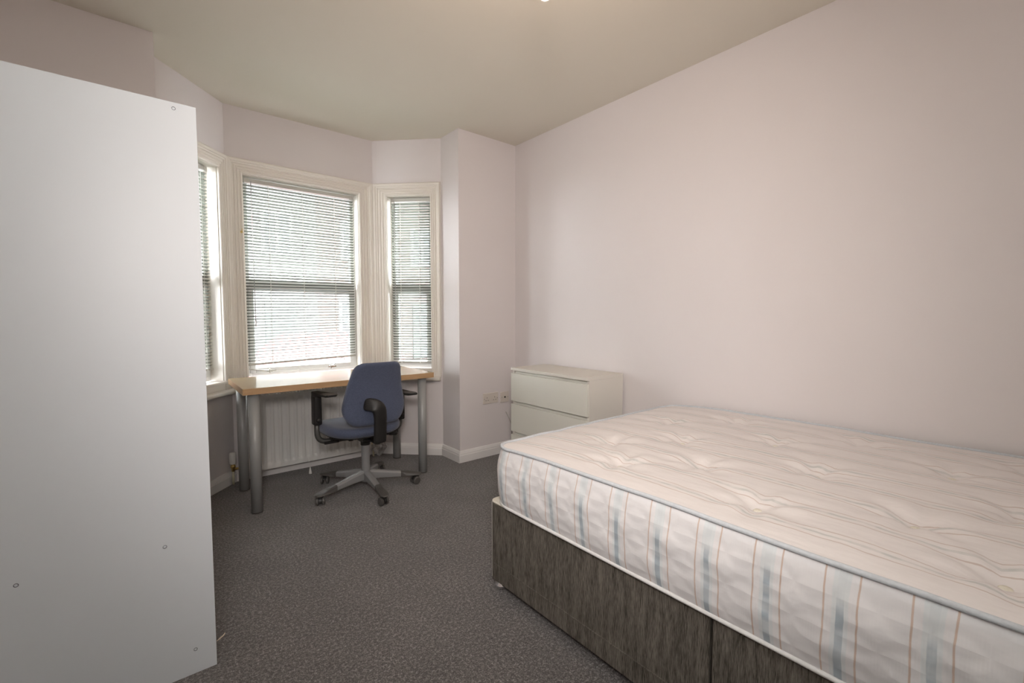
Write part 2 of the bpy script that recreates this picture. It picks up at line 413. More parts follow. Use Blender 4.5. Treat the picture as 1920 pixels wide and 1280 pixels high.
obj('baseboard_right', sweep(BM(), [(0, -.018), (0, YB)], SK), M['skirt'], kind='structure')
obj('baseboard_left', sweep(BM(), [(XL, YB), (XL, -.018)], SK), M['skirt'], kind='structure')
# window board round the bay with a rounded nose
SB = [(0, .612), (.040, .612), (.047, .616), (.050, .623), (.050, .634), (.047, .641), (.040, .645), (0, .645)]
e0 = C1 - (C1 - D1).normalized() * 0.0
obj('trim_1', sweep(BM(), [F1 + (E1 - F1).normalized() * .02, E1, D1, C1 - (C1 - D1).normalized() * .012], SB), M['gloss'], smooth=False, kind='structure', bevel=.002)
# shallow apron under each opening, built as the second trim
AP = [(0, .645), (.010, .645), (.010, .684), (.020, .688), (.024, .696), (.020, .703), (0, .703)]

# ------------------------------------------------------------------ windows and blinds
def frame_mx(a, d, n):
    """local x = along wall, y = outward, z = up"""
    return Matrix(((d.x, n.x, 0, a.x), (d.y, n.y, 0, a.y), (0, 0, 1, 0), (0, 0, 0, 1)))
def window(name, a, b_, t0, t1, w0, w1, mull=True, stays=False):
    a, d, n, L = seg(a, b_); mx = frame_mx(a, d, n)
    wd = empty(name, kind='structure'); wd.matrix_world = mx
    # fluted architrave, mitred at the head
    prof = [(0.0, .0), (0.0, .014), (.06, .018), (.10, .018), (.14, .012), (.20, .012), (.24, .018), (.30, .018), (.34, .012), (.40, .012), (.44, .018), (.50, .018), (.54, .012), (.60, .012), (.64, .019), (.72, .020), (.76, .026), (.90, .028), (.97, .022), (1.0, .006), (1.0, .0)]
    bm = BM(); rings = []
    wt = .098
    for st in range(4):
        ring = []
        for s, h in prof:
            x = t0 - s * w0 if st < 2 else t1 + s * w1
            z = .645 if st in (0, 3) else ZT + s * wt
            ring.append(bm.verts.new((x, -h, z)))
        rings.append(ring)
    np_ = len(prof)
    for r0, r1 in zip(rings, rings[1:]):
        for k in range(np_ - 1): bm.faces.new([r0[k], r0[k + 1], r1[k + 1], r1[k]])
        bm.faces.new([r0[-1], r0[0], r1[0], r1[-1]])
    bm.faces.new(rings[0]); bm.faces.new(rings[-1])
    obj('architrave', bm, M['gloss'], wd)
    # apron and stool
    bm = BM(); box(bm, t0 - .001, t1 + .001, -.012, .06, .645, .688); box(bm, t0 - .012, t1 + .012, -.022, .075, .688, .703)
    obj('stool', bm, M['gloss'], wd, bevel=.003)
    # reveal lining (jambs and head)
    bm = BM(); box(bm, t0 - .0005, t0 + .004, 0, T, ZS, ZT); box(bm, t1 - .004, t1 + .0005, 0, T, ZS, ZT); box(bm, t0, t1, 0, T, ZT - .004, ZT + .0005)
    obj('reveal_lining', bm, M['gloss'], wd)
    y0, y1 = .085, .135; f = .036; X0, X1 = t0 + .004, t1 - .004; ZB = .703; ZM0, ZM1 = 1.335, 1.395
    bm = BM()
    box(bm, X0, X0 + f, y0, y1, ZB, ZT - .004); box(bm, X1 - f, X1, y0, y1, ZB, ZT - .004)
    box(bm, X0 + f, X1 - f, y0, y1, ZT - .004 - f, ZT - .004); box(bm, X0 + f, X1 - f, y0, y1, ZB, ZB + .032); box(bm, X0 + f, X1 - f, y0, y1, ZM0, ZM1)
    obj('window_frame', bm, M['upvc'], wd, bevel=.003)
    bm = BM(); c0, c1 = X0 + f * .6, X1 - f * .6; cz0, cz1 = ZB + .024, ZM0 + .012; g = .036
    cy0, cy1 = y0 - .012, y0 + .03
    box(bm, c0, c0 + g, cy0, cy1, cz0, cz1); box(bm, c1 - g, c1, cy0, cy1, cz0, cz1); box(bm, c0 + g, c1 - g, cy0, cy1, cz0, cz0 + g); box(bm, c0 + g, c1 - g, cy0, cy1, cz1 - g, cz1)
    cs = obj('casement', bm, M['upvc'], wd, bevel=.004)
    obj('pane', box(BM(), c0 + g - .004, c1 - g + .004, cy0 + .018, cy0 + .022, cz0 + g - .004, cz1 - g + .004), M['glass'], wd)
    obj('pane', box(BM(), X0 + f - .004, X1 - f + .004, y0 + .02, y0 + .024, ZM1 - .004, ZT - .004 - f + .004), M['glass'], wd)
    if stays:
        for (px, up, sgn) in ((t0 + .145, 0, -1), (t0 + .575, 1, 1)):
            bm = BM(); box(bm, px - .014, px + .022, cy0 - .012, cy0 - .0005, cz0 + .004, cz0 + .018)
            box(bm, px + .022, px + .046, cy0 - .006, cy0 - .0005, cz0 + .006, cz0 + .016)
            if up:
                tube(bm, [(px, cy0 - .014, cz0 + .012), (px + .055, cy0 - .018, cz0 + .050), (px + .085, cy0 - .018, cz0 + .078), (px + .105, cy0 - .016, cz0 + .074), (px + .108, cy0 - .014, cz0 + .052)], .0035, 8)
            else:
                tube(bm, [(px, cy0 - .014, cz0 + .012), (px - .06, cy0 - .022, cz0 + .022), (px - .13, cy0 - .030, cz0 + .034)], .0045, 8)
            tube(bm, [(px, cy0 - .02, cz0 - .004), (px, cy0 - .02, cz0 + .026)], .005, 8)
            obj('window_stay', bm, M['chrome'] if up else M['slatrail'], wd, bevel=.001)
    return wd
window('window_1', E1, D1, .098, .893, .096, .116, stays=True)
window('window_2', D1, C1, .115, .475, .112, .082)
window('window_3', F1, E1, LL - .435, LL - .078, .10, .076)

SLATME = {}
def blind(a, b_, t0, t1, z0, z1, tiltend, cords, label, ndip=None, wand=None, tilt=R(-21)):
    a, d, n, L = seg(a, b_)
    o0 = a + d * t0 + n * .052
    root = empty('venetian_blind', (o0.x, o0.y, z0), math.atan2(d.y, d.x), label=label, cat='blind', group='venetian blinds in the bay window')
    W = t1 - t0; top = z1 - z0
    bm = BM(); box(bm, 0, W, -.014, .014, top - .026, top)
    obj('headrail', bm, M['slatrail'], root, bevel=.002)
    for xx in (.006, W - .030):
        obj('mounting_bracket', box(BM(), xx, xx + .024, -.017, .016, top - .029, top + .001), M['slatrail'], root, bevel=.001)
    bm = BM(); k = 5; vs = []
    for i in range(k + 1):
        u = -1 + 2 * i / k; y = u * .0128; z = .0017 * (1 - u * u)
        vs.append([bm.verts.new((0, y, z)), bm.verts.new((W, y, z))])
    for p, q in zip(vs, vs[1:]): bm.faces.new([p[0], p[1], q[1], q[0]])
    first = obj('slat', bm, M['slat'], root, smooth=True)
    nz = int((top - .045 - .018) / .021)
    for i in range(nz):
        z = top - .045 - i * .021
        f = i / (nz - 1)
        o = first if i == 0 else first.copy()
        if i: COL.objects.link(o); o.parent = root
        ty = tiltend * max(0, (f - .35) / .65)
        if ndip and i > ndip: z -= .010 * max(0, 1 - (i - ndip) / 22)
        o.location = (0, 0, z + .0008 * math.sin(i * 2.3) - W * .5 * math.tan(ty) * 0)
        o.rotation_euler = (tilt + R(1.2) * math.sin(i * 1.7), -ty, 0)
    bz = top - .045 - nz * .021
    tb = tiltend
    bm = BM(); box(bm, 0, W, -.0125, .0125, -.010, .004)
    rail = obj('bottom_rail', bm, M['slatrail'], root, bevel=.003, loc=(0, 0, bz)); rail.rotation_euler = (0, -tb, 0)
    for c in cords:
        bm = BM()
        zb = bz + c * math.tan(tb)
        tube(bm, [(c, -.0128, top - .026), (c, -.0128, zb)], .0011, 6); tube(bm, [(c, .0128, top - .026), (c, .0128, zb)], .0011, 6)
        tube(bm, [(c, 0, top - .026), (c, 0, zb)], .0011, 6)
        obj('ladder_cord', bm, M['cord'], root)
        obj('cord_button', lathe(BM(), [(.0, -.004), (.006, -.003), (.007, 0), (.005, .003), (0, .004)], 12, Matrix.Translation((c, -.014, zb - .003)) @ Matrix.Rotation(R(90), 4, 'X')), M['cord'], root, smooth=True)
    if wand:
        x, zl = wand
        bm = BM(); tube(bm, [(x, -.022, top - .02), (x + .004, -.026, zl - z0 + .04)], .0026, 8); tube(bm, [(x + .004, -.026, zl - z0 + .045), (x + .004, -.026, zl - z0)], .0055, 8)
        obj('tilt_wand', bm, M['clear'], root, smooth=True)
    return root
blind(E1, D1, .110, .868, .775, 2.078, R(2.0), (.155, .380, .610), 'widest grey-green slatted blind with a slanting bottom rail over the middle window', wand=(.045, 1.06))
blind(D1, C1, .135, .462, .728, 2.082, R(0), (.075, .232), 'narrow grey-green slatted blind on the right-hand window by the white pier', ndip=None, wand=(.030, 1.06), tilt=R(-29))
blind(F1, E1, LL - .424, LL - .110, .760, 2.078, R(-.8), (.06, .255), 'narrow grey-green slatted blind half hidden behind the wardrobe')

# ================================================================== outside, over the road
GZ = -0.65
gm = mat('pavement', (0.10, 0.10, 0.10), 0.9, noise=(3, 0.1), bump=(30, 0.3))
obj('ground', box(BM(), -40, 40, 1.0, 40, GZ - .1, GZ), gm, kind='structure')
def brickmat():
    m = bpy.data.materials.new('pink_red_brickwork'); m.use_nodes = True; k = NT(m)
    tc = k.n('ShaderNodeTexCoord').outputs['Object']
    x = k.n('ShaderNodeTexBrick'); x.inputs['Scale'].default_value = 4.4
    x.inputs['Color1'].default_value = (0.115, 0.078, 0.070, 1); x.inputs['Color2'].default_value = (0.10, 0.062, 0.056, 1); x.inputs['Mortar'].default_value = (0.13, 0.12, 0.115, 1)
    mp = k.n('ShaderNodeMapping'); mp.inputs['Rotation'].default_value = (R(90), 0, 0); k.l(tc, mp.inputs[0]); k.l(mp.outputs[0], x.inputs[0])
    k.l(x.outputs[0], k.b.inputs['Base Color']); k.b.inputs['Roughness'].default_value = 0.9
    return m
M['brick'] = brickmat()
M['slate'] = mat('slate_roof', (0.08, 0.08, 0.09), 0.7, noise=(6, 0.2), bump=(9, 0.4))
M['render'] = mat('cream_render', (0.14, 0.14, 0.135), 0.9, noise=(2, 0.04))
M['darkpane'] = mat('far_window_glass', (0.10, 0.12, 0.14), 0.08, noise=(1, 0.1))
M['redpaint'] = mat('red_car_paint', (0.20, 0.06, 0.06), 0.2, noise=(2, 0.02))
M['tyre'] = mat('tyre_rubber', (0.02, 0.02, 0.02), 0.8, noise=(20, 0.1))
M['doorgreen'] = mat('green_door_paint', (0.06, 0.07, 0.07), 0.4, noise=(2, 0.05))
def house(x, wdt, wallm, label):
    r = empty('terraced_house', (x, 13.0, GZ), label=label, cat='house', group='terraced houses over the road')
    obj('wall', box(BM(), -wdt / 2, wdt / 2, 0, 7, 0, 6.2), wallm, r)
    bm = BM(); v = [bm.verts.new(p) for p in ((-wdt / 2, -.3, 6.2), (wdt / 2, -.3, 6.2), (wdt / 2, 7.3, 6.2), (-wdt / 2, 7.3, 6.2), (-wdt / 2, 3.5, 8.6), (wdt / 2, 3.5, 8.6))]
    for f in ((0, 1, 5, 4), (2, 3, 4, 5), (1, 2, 5), (3, 0, 4), (0, 3, 2, 1)): bm.faces.new([v[i] for i in f])
    obj('roof', bm, M['slate'], r)
    obj('chimney', box(BM(), wdt / 2 - .9, wdt / 2 - .1, 3.1, 3.9, 7.6, 9.6), wallm, r)
    for (wx, wz, ww, wh) in ((-1.0, .9, 1.7, 1.5), (-1.0, 3.7, 1.5, 1.4), (1.35, 3.7, .9, 1.4)):
        bm = BM(); box(bm, wx - ww / 2, wx + ww / 2, -.10, .0, wz, wz + .08); box(bm, wx - ww / 2, wx + ww / 2, -.10, .0, wz + wh - .08, wz + wh)
        for q in (-ww / 2, -.04, ww / 2 - .08): box(bm, wx + q, wx + q + .08, -.10, .0, wz + .08, wz + wh - .08)
        wf = obj('window', bm, M['upvc'], r)
        obj('pane', box(BM(), wx - ww / 2 + .05, wx + ww / 2 - .05, -.04, -.02, wz + .05, wz + wh - .05), M['darkpane'], wf)
    obj('front_door', box(BM(), .95, 1.85, -.08, 0, .15, 2.25), M['doorgreen'], r)
    return r
for i, (x, wm, lb) in enumerate(((-10.55, 'render', 'cream rendered terraced house at the left end of the row over the road'), (-5.45, 'brick', 'red brick terraced house over the road, left of the cream one behind the middle blind'), (-.35, 'render', 'cream rendered terraced house over the road behind the left part of the middle blind'), (4.75, 'brick', 'red brick terraced house over the road behind the right-hand blind'), (9.85, 'render', 'cream rendered terraced house at the right end of the row over the road'))):
    house(x, 5.1, M[wm], lb)
def car():
    r = empty('parked_car', (.7, 8.3, GZ), label='red parked car in the road outside the middle window', cat='car')
    side = [(-2.0, .28), (-2.05, .62), (-1.75, .80), (-1.15, .88), (-.60, 1.36), (.75, 1.42), (1.45, .95), (1.95, .85), (2.05, .55), (2.0, .28)]
    bm = BM(); A = [bm.verts.new((x, -.82, z)) for x, z in side]; B = [bm.verts.new((x, .82, z)) for x, z in side]
    for i, v in enumerate(side):
        if v[1] > 1.2: A[i].co.y = -.62; B[i].co.y = .62
    bm.faces.new(A); bm.faces.new(B[::-1]); n = len(side)
    for i in range(n): bm.faces.new([A[i], A[(i + 1) % n], B[(i + 1) % n], B[i]])
    obj('body', bm, M['redpaint'], r, bevel=.05)
    for y in (-1, 1):
        bm = BM(); v = [bm.verts.new((x, y * (.80 - (z - .9) * .42), z)) for x, z in ((-1.0, .93), (-.55, 1.30), (.70, 1.35), (1.2, .97))]; bm.faces.new(v)
        obj('side_window', bm, M['darkpane'], r)
        for x in (-1.25, 1.3):
            obj('wheel', lathe(BM(), [(0, -.1), (.2, -.1), (.31, -.08), (.31, .08), (.2, .1), (0, .1)], 24, Matrix.Translation((x, y * .76, .31)) @ Matrix.Rotation(R(90), 4, 'X')), M['tyre'], r)
car()
bm = BM(); box(bm, -12, 12, 4.2, 4.42, GZ, GZ + .8); box(bm, -12, 12, 4.15, 4.47, GZ + .8, GZ + .87)
obj('garden_wall', bm, M['brick'], label='low red brick garden wall outside the bay window', cat='wall')

# ================================================================== radiator
def radiator():
    x0, x1, z0, z1, yf = -1.905, -1.045, .070, .588, .545
    r = empty('radiator', ((x0 + x1) / 2, .57, z0), label='white fluted panel radiator under the window board behind the desk', cat='radiator')
    ox, oz = (x0 + x1) / 2, z0
    W = x1 - x0; Hh = z1 - z0; pitch = .0505; nfl = int(W / pitch)
    xs = []
    st = x0 + (W - nfl * pitch) / 2
    for i in range(nfl):
        for t, dd in ((0, 0), (.28, 0), (.36, .4), (.44, 1), (.84, 1), (.92, .4)): xs.append((st + (i + t) * pitch, dd))
    xs = [(x0, 0)] + xs + [(x1, 0)]
    zs = [(0, 0), (.030, 0), (.040, .5), (.052, 1)] + [(Hh * f, 1) for f in (.3, .6)] + [(Hh - .052, 1), (Hh - .040, .5), (Hh - .03, 0), (Hh, 0)]
    bm = BM(); g = [[bm.verts.new((x - ox, yf - .57 + dd * zz * .014, z)) for x, dd in xs] for z, zz in zs]
    for a, b_ in zip(g, g[1:]):
        for k in range(len(xs) - 1): bm.faces.new([a[k], a[k + 1], b_[k + 1], b_[k]])
    obj('front_panel', bm, M['rad'], r, smooth=True)
    obj('panel_back', box(BM(), x0 - ox + .002, x1 - ox - .002, yf - .57 + .012, yf - .57 + .052, .004, Hh - .012), M['rad'], r, bevel=.004)
    bm = BM(); box(bm, x0 - ox - .004, x1 - ox + .004, yf - .57 - .004, yf - .57 - .0005, Hh - .022, Hh + .002)
    box(bm, x0 - ox - .004, x1 - ox + .004, yf - .57 + .056, yf - .57 + .060, Hh - .022, Hh + .002)
    n = 40
    for i in range(n + 1):
        x = x0 - ox - .004 + (W + .0) * i / n; box(bm, x, x + .006, yf - .57 - .0005, yf - .57 + .056, Hh - .001, Hh + .002)
    obj('top_grille', bm, M['rad'], r)
    bm = BM()
    for s in (x0 - ox - .005, x1 - ox + .001): box(bm, s, s + .004, yf - .57, yf - .57 + .056, .01, Hh - .005)
    obj('side_panel', bm, M['rad'], r, bevel=.001)
    # thermostatic valve on the left
    vx, vy = -1.985 - ox, .580 - .57
    v = obj('valve', lathe(BM(), [(.006, .020), (.010, .022), (.011, .045), (.015, .048), (.015, .062), (.010, .064), (.012, .074), (.0, .075)], 16, Matrix.Translation((vx, vy, 0))), M['brass'], r, smooth=True)
    obj('valve_tail', tube(BM(), [(vx, vy, .036), (x0 - ox - .004, vy, .036)], .008, 12), M['brass'], v, smooth=True)
    obj('thermostatic_head', lathe(BM(), [(.012, .070), (.019, .073), (.021, .085), (.021, .135), (.018, .150), (.0, .152)], 12, Matrix.Translation((vx, vy, 0))), M['plaster'], v)
    obj('pipe', tube(BM(), [(vx, vy, .026), (vx, vy, -oz + .001)], .0075, 12), M['creampipe'], r, smooth=True)
    vx2 = -1.012 - ox
    v2 = obj('valve', lathe(BM(), [(.007, -.005), (.011, 0), (.013, .03), (.013, .05), (.016, .055), (.016, .085), (.0, .088)], 14, Matrix.Translation((vx2, vy, 0))), M['plaster'], r)
    obj('valve_tail', tube(BM(), [(vx2, vy, .036), (x1 - ox + .005, vy, .036)], .008, 12), M['brass'], v2, smooth=True)
    obj('pipe', tube(BM(), [(vx2, vy, -.004), (vx2, vy, -oz + .001)], .0075, 12), M['creampipe'], r, smooth=True)
    for q in (-.3, .3):
        obj('wall_bracket', box(BM(), q, q + .03, yf - .57 + .052, .0798, .12, .40), M['rad'], r)
radiator()
# crumpled bag over the right valve
bm = BM(); bmesh.ops.create_icosphere(bm, subdivisions=4, radius=1)
rnd = random.Random(3)
from mathutils import noise as mn
for v in bm.verts:
    p = v.co.copy(); k = 1 + .45 * mn.noise(p * 2.6) + .22 * mn.noise(p * 6)
    wz = .75 + .35 * (1 - abs(p.z))
    v.co = Vector((p.x * .044 * k * wz, p.y * .036 * k * wz, p.z * .072 * (1 + .2 * mn.noise(p * 3))))
zmin = min(v.co.z for v in bm.verts)
for v in bm.verts: v.co.z -= zmin
obj('plastic_bag', bm, M['bag'], loc=(-.975, .545, .002), label='crumpled translucent plastic bag over the radiator valve behind the office chair', cat='bag')
# pull cord with acorn hanging down in front of the radiator
c = empty('pull_cord', (-1.527, .47, 0), label='thin white blind cord trailing to the carpet with a small cone toggle', cat='cord')
tube_pts = fillet([(-.02, .165, .79), (-.02, .115, .70), (-.016, .062, .60), (-.010, .050, .20), (0, .004, .052)], .03, 4)
obj('cord', tube(BM(), tube_pts, .0012, 6), M['cord'], c)
obj('toggle', lathe(BM(), [(.0, .050), (.003, .050), (.004, .046), (.011, .008), (.011, .002), (0, 0)], 14), M['plaster'], c, smooth=True)
# brass hook on the architrave
bm = BM(); tube(bm, [(0, 0, 0), (0, -.014, 0), (0, -.022, .006), (0, -.024, .018)], .0022, 8); lathe(bm, [(0, 0), (.008, 0), (.008, .002), (0, .003)], 12, Matrix.Rotation(R(90), 4, 'X'))
obj('cord_hook', bm, M['brass'], loc=(-1.882, .650 - .018, 1.70), label='tiny brass cord hook on the fluted frame left of the middle blind', cat='hook')

# ================================================================== desk
def desk():
    r = empty('desk', (-2.0101, -.0677, 0), R(-.4157), label='long desk with a light beech top and four thick silver tubular legs', cat='desk')
    tl, td, th = 1.1858, .5574, .7305
    obj('tabletop', box(BM(), 0, tl, 0, td, th - .036, th), M['wood'], r, bevel=.0015)
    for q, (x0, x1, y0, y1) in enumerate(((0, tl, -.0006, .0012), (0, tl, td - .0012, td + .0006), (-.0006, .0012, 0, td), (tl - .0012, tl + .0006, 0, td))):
        obj('edge_shade', box(BM(), x0, x1, y0, y1, th - .0355, th - .0006), M['edgeshade'], r)  # thin strips carrying the painted edge shade
    i = .062
    for x in (i, tl - i):
        for y in (i, td - i):
            lg = obj('leg', lathe(BM(), [(0, 0), (.030, 0), (.030, th - .046), (.0, th - .046)], 32), M['legmetal'], r, loc=(x, y, .008))
            for p in lg.data.polygons: p.use_smooth = len(p.vertices) == 4
            obj('foot', lathe(BM(), [(0, 0), (.026, 0), (.031, .003), (.031, .010), (0, .010)], 24), M['darkgrey'], lg, loc=(0, 0, -.008))
            obj('mounting_plate', lathe(BM(), [(0, 0), (.045, 0), (.045, .003), (0, .003)], 24), M['legmetal'], lg, loc=(0, 0, th - .0475))
desk()

# ================================================================== office chair
def superell(a, b_, n, k=40, top=None):
    out = []
    for i in range(k):
        t = 2 * math.pi * i / k; c, s = math.cos(t), math.sin(t)
        out.append((a * abs(c) ** (2 / n) * (1 if c >= 0 else -1), b_ * abs(s) ** (2 / n) * (1 if s >= 0 else -1)))
    return out
def chair():
    r = empty('office_chair', (-1.325, -.058, 0), R(0), label='blue fabric swivel office chair with black arms and silver five-star base', cat='chair')
    angs = [51, 123, 195, 267, 339]
    # hub + column
    obj('hub', lathe(BM(), [(0, .050), (.028, .052), (.036, .065), (.038, .115), (.030, .128), (0, .128)], 28), M['basemetal'], r, smooth=True)
    obj('gas_column', lathe(BM(), [(0, .125), (.0265, .125), (.0265, .300), (.0, .300)], 28), M['basemetal'], r)
    obj('column_collar', lathe(BM(), [(0, .296), (.030, .296), (.031, .345), (0, .345)], 24), M['black'], r)
    for a in angs:
        mxr = Matrix.Rotation(R(a), 4, 'Z')
        # tapered leg from the hub to the castor
        bm = BM(); st = [(.028, .128, .070, .023), (.10, .118, .070, .022), (.19, .102, .064, .019), (.235, .094, .060, .018)]
        rings = []
        for x, zt, zb, hw in st:
            pr = [(-hw, zb + .006), (-hw + .003, zb), (hw - .003, zb), (hw, zb + .006), (hw, zt - .010), (hw * .55, zt), (-hw * .55, zt), (-hw, zt - .010)]
            rings.append([bm.verts.new(mxr @ Vector((x, y, z))) for y, z in pr])
        for p, q in zip(rings, rings[1:]):
            for k in range(8): bm.faces.new([p[k], p[(k + 1) % 8], q[(k + 1) % 8], q[k]])
        bm.faces.new(rings[0][::-1]); bm.faces.new(rings[-1])
        lg = obj('base_leg', bm, M['basemetal'], r, bevel=.001)
        bm = BM(); st = [(.222, .098, .062, .0205), (.26, .091, .062, .021), (.300, .084, .062, .025), (.330, .078, .062, .0255), (.352, .072, .062, .017), (.358, .069, .063, .006)]
        rings = []
        for x, zt, zb, hw in st:
            pr = [(-hw, zb), (hw, zb), (hw, zt - .006), (hw * .6, zt), (-hw * .6, zt), (-hw, zt - .006)]
            rings.append([bm.verts.new(mxr @ Vector((x, y, z))) for y, z in pr])
        for p, q in zip(rings, rings[1:]):
            for k in range(6): bm.faces.new([p[k], p[(k + 1) % 6], q[(k + 1) % 6], q[k]])
        bm.faces.new(rings[0][::-1]); bm.faces.new(rings[-1])
        obj('end_cap', bm, M['darkgrey'], lg, smooth=False, bevel=.002)
        # castor
        cp = mxr @ Vector((.325, 0, 0)); ca = R(a + {51: 40, 123: -60, 195: 55, 267: 15, 339: 30}[a])
        rz = Matrix.Translation(cp) @ Matrix.Rotation(ca, 4, 'Z')
        bm = BM(); lathe(bm, [(0, .050), (.017, .050), (.017, .0655), (0, .0655)], 16, Matrix.Translation(cp))
        n = 12; 
        hood = []
        for k in range(n + 1):
            t = R(-10 + 170 * k / n); hood.append((math.cos(t) * .0275 - .010, .026 + math.sin(t) * .0275))
        A = [bm.verts.new(rz @ Vector((x, -.009, z))) for x, z in hood]; B = [bm.verts.new(rz @ Vector((x, .009, z))) for x, z in hood]
        bm.faces.new(A); bm.faces.new(B[::-1])
        for k in range(n): bm.faces.new([A[k], B[k], B[k + 1], A[k + 1]])
        bm.faces.new([A[-1], B[-1], B[0], A[0]])
        cs = obj('castor', bm, M['black'], r)
        for y in (-.0175, .0175):
            obj('wheel', lathe(BM(), [(0, -.0085), (.020, -.0085), (.026, -.005), (.026, .005), (.020, .0085), (0, .0085)], 24, rz @ Matrix.Translation((-.010, y, .026)) @ Matrix.Rotation(R(90), 4, 'X')), M['darkgrey'], cs, smooth=False)
    # mechanism
    bm = BM(); box(bm, -.055, .055, -.11, .10, .342, .378); box(bm, -.035, .035, -.05, .05, .318, .343)
    box(bm, -.22, .22, -.020, .030, .360, .377)
    for s in (-1, 1): box(bm, s * .14 - .015, s * .14 + .015, -.14, .16, .372, .392)
    obj('tilt_mechanism', bm, M['black'], r, bevel=.006)
    bm = BM(); tube(bm, [(.04, -.085, .362), (.13, -.105, .3685)], .006, 8); 
    lv = obj('lever', bm, M['black'], r, smooth=True)
    obj('lever_knob', tube(BM(), [(.118, -.104, .368), (.132, -.106, .3685), (.160, -.112, .370), (.168, -.113, .3705)], [.008, .013, .017, .014], 14), M['black'], lv, smooth=True)
    # seat cushion
    out = [(x * (1 + .06 * y / .23), y) for x, y in superell(.240, .232, 2.9, 48)]
    def mp(a, b_, h):
        sag = -.010 * (a / .24) ** 2 * 0 - .014 * max(0, (b_ - .12) / .12) ** 2
        return (a - .030, b_ + .010, .392 + h + sag + (.012 * (abs(a) / .24) ** 3 if h > .03 else 0))
    prof = [(.60, .000), (.86, .002), (.95, .012), (.993, .026), (1.0, .038), (.985, .052), (.95, .060), (.88, .064), (.75, .062), (.55, .058), (.3, .056), (.08, .055)]
    obj('seat', cushion(BM(), out, prof, mp), M['blue'], r, smooth=True)
    obj('seat_shell', cushion(BM(), [(x * .9, y * .9) for x, y in out], [(.7, 0), (.95, .004), (1.0, .012), (.98, .016)], lambda a, b_, h: (a - .030, b_ + .010, .382 + h)), M['black'], r, smooth=True)
    # backrest : rounded trapezoid, widest below the middle
    N = 64; ol = []
    for i in range(N):
        t = 2 * math.pi * i / N; c, s = math.cos(t), math.sin(t)
        a = abs(c) ** (2 / 3.6) * (1 if c >= 0 else -1); z = abs(s) ** (2 / 3.4) * (1 if s >= 0 else -1)
        wv = .198 - .060 * max(0, (z + .25) / 1.25) ** 1.35 - .045 * max(0, (-z - .30) / .7) ** 1.6
        ol.append((a * wv, z * .192))
    def rpoly(P, rad, k=7):
        out = []
        for i in range(len(P)):
            a, b_, c = Vector(P[i - 1]), Vector(P[i]), Vector(P[(i + 1) % len(P)])
            rr_ = rad[i]; s_ = b_ + (a - b_).normalized() * rr_; e_ = b_ + (c - b_).normalized() * rr_
            for j in range(k + 1):
                t = j / k; out.append(tuple((1 - t) ** 2 * s_ + 2 * t * (1 - t) * b_ + t * t * e_))
            m = (e_ + Vector(P[(i + 1) % len(P)]) + (b_ - Vector(P[(i + 1) % len(P)])).normalized() * rad[(i + 1) % len(P)]) / 2
            out.append(tuple(m))
        return out
    ol = rpoly([(-.138, .190), (-.205, -.110), (-.150, -.196), (.150, -.196), (.205, -.110), (.138, .190)], [.052, .050, .048, .048, .050, .052])
    def mb(a, b_, h):
        zc = .668 + b_
        y = -.215 - h - .055 * (b_ / .19) ** 2 * (1 if b_ > 0 else .25) + .030 * (a / .2) ** 2 - .012 * (b_ / .19)
        return (a - .015, y, zc)
    pb = [(.05, -.030), (.2, -.030), (.35, -.029), (.5, -.028), (.65, -.027), (.78, -.0255), (.88, -.022), (.95, -.016), (.99, -.004), (1.0, .008), (.985, .020), (.95, .028), (.88, .032), (.78, .034), (.65, .035), (.5, .036), (.35, .0365), (.2, .037), (.05, .037)]
    obj('backrest', cushion(BM(), ol, pb, mb), M['blue'], r, smooth=True)
    # back support: curved black housing behind the backrest running down under the seat
    bm = BM()
    path = [(-.108, -.262, .612, .034, .012), (-.085, -.280, .614, .040, .020), (-.052, -.298, .606, .045, .026), (-.032, -.304, .585, .043, .025), (-.025, -.306, .555, .039, .022), (-.025, -.304, .50, .038, .020), (-.025, -.300, .44, .038, .020), (-.025, -.296, .39, .038, .020), (-.025, -.290, .372, .036, .018)]
    rings = []
    for i, (x, y, z, hw, hd) in enumerate(path):
        ang = [R(80), R(70), R(42), R(18), R(5), 0, 0, 0, 0][i]
        ux, uz = math.cos(ang), math.sin(ang)
        ring = []
        for kx, ky in ((-1, -.5), (-.75, -1), (.75, -1), (1, -.5), (1, .5), (.75, 1), (-.75, 1), (-1, .5)):
            ring.append(bm.verts.new((x + ux * kx * hw, y + ky * hd, z + uz * kx * hw)))
        rings.append(ring)
    for p, q in zip(rings, rings[1:]):
        for k in range(8): bm.faces.new([p[k], p[(k + 1) % 8], q[(k + 1) % 8], q[k]])
    bm.faces.new(rings[0][::-1]); bm.faces.new(rings[-1])
    o = obj('back_support', bm, M['black'], r, smooth=True)
    ss = o.modifiers.new('sub', 'SUBSURF'); ss.levels = 2; ss.render_levels = 2
    obj('back_bracket', tube(BM(), fillet([(-.025, -.300, .385), (-.025, -.26, .362), (-.02, -.10, .362)], .02, 4), .014, 10, flat=.6), M['black'], r, smooth=True)
    # arms
    for s in (-1, 1):
        px = s * .272 - (.010 if s < 0 else 0); ah = .018 if s < 0 else -.026
        bm = BM(); tube(bm, fillet([(px, .058, .50), (px, .058, .345), (s * .06, .030, .352)], .065, 8), .0165, 14)
        ar = obj('arm_tube', bm, M['darksteel'], r, smooth=True)
        obj('clamp', box(BM(), s * .20 - .05, s * .20 + .04, .018, .058, .334, .350), M['black'], ar, bevel=.004)
        bm = BM(); rings = []
        for z, hx, hy in ((.442, .022, .030), (.450, .026, .034), (.50, .026, .036), (.56, .025, .037), (.605, .025, .038), (.628, .024, .036)):
            rings.append([bm.verts.new((px + a, .058 + b_, z + ah)) for a, b_ in superell(hx, hy, 4, 20)])
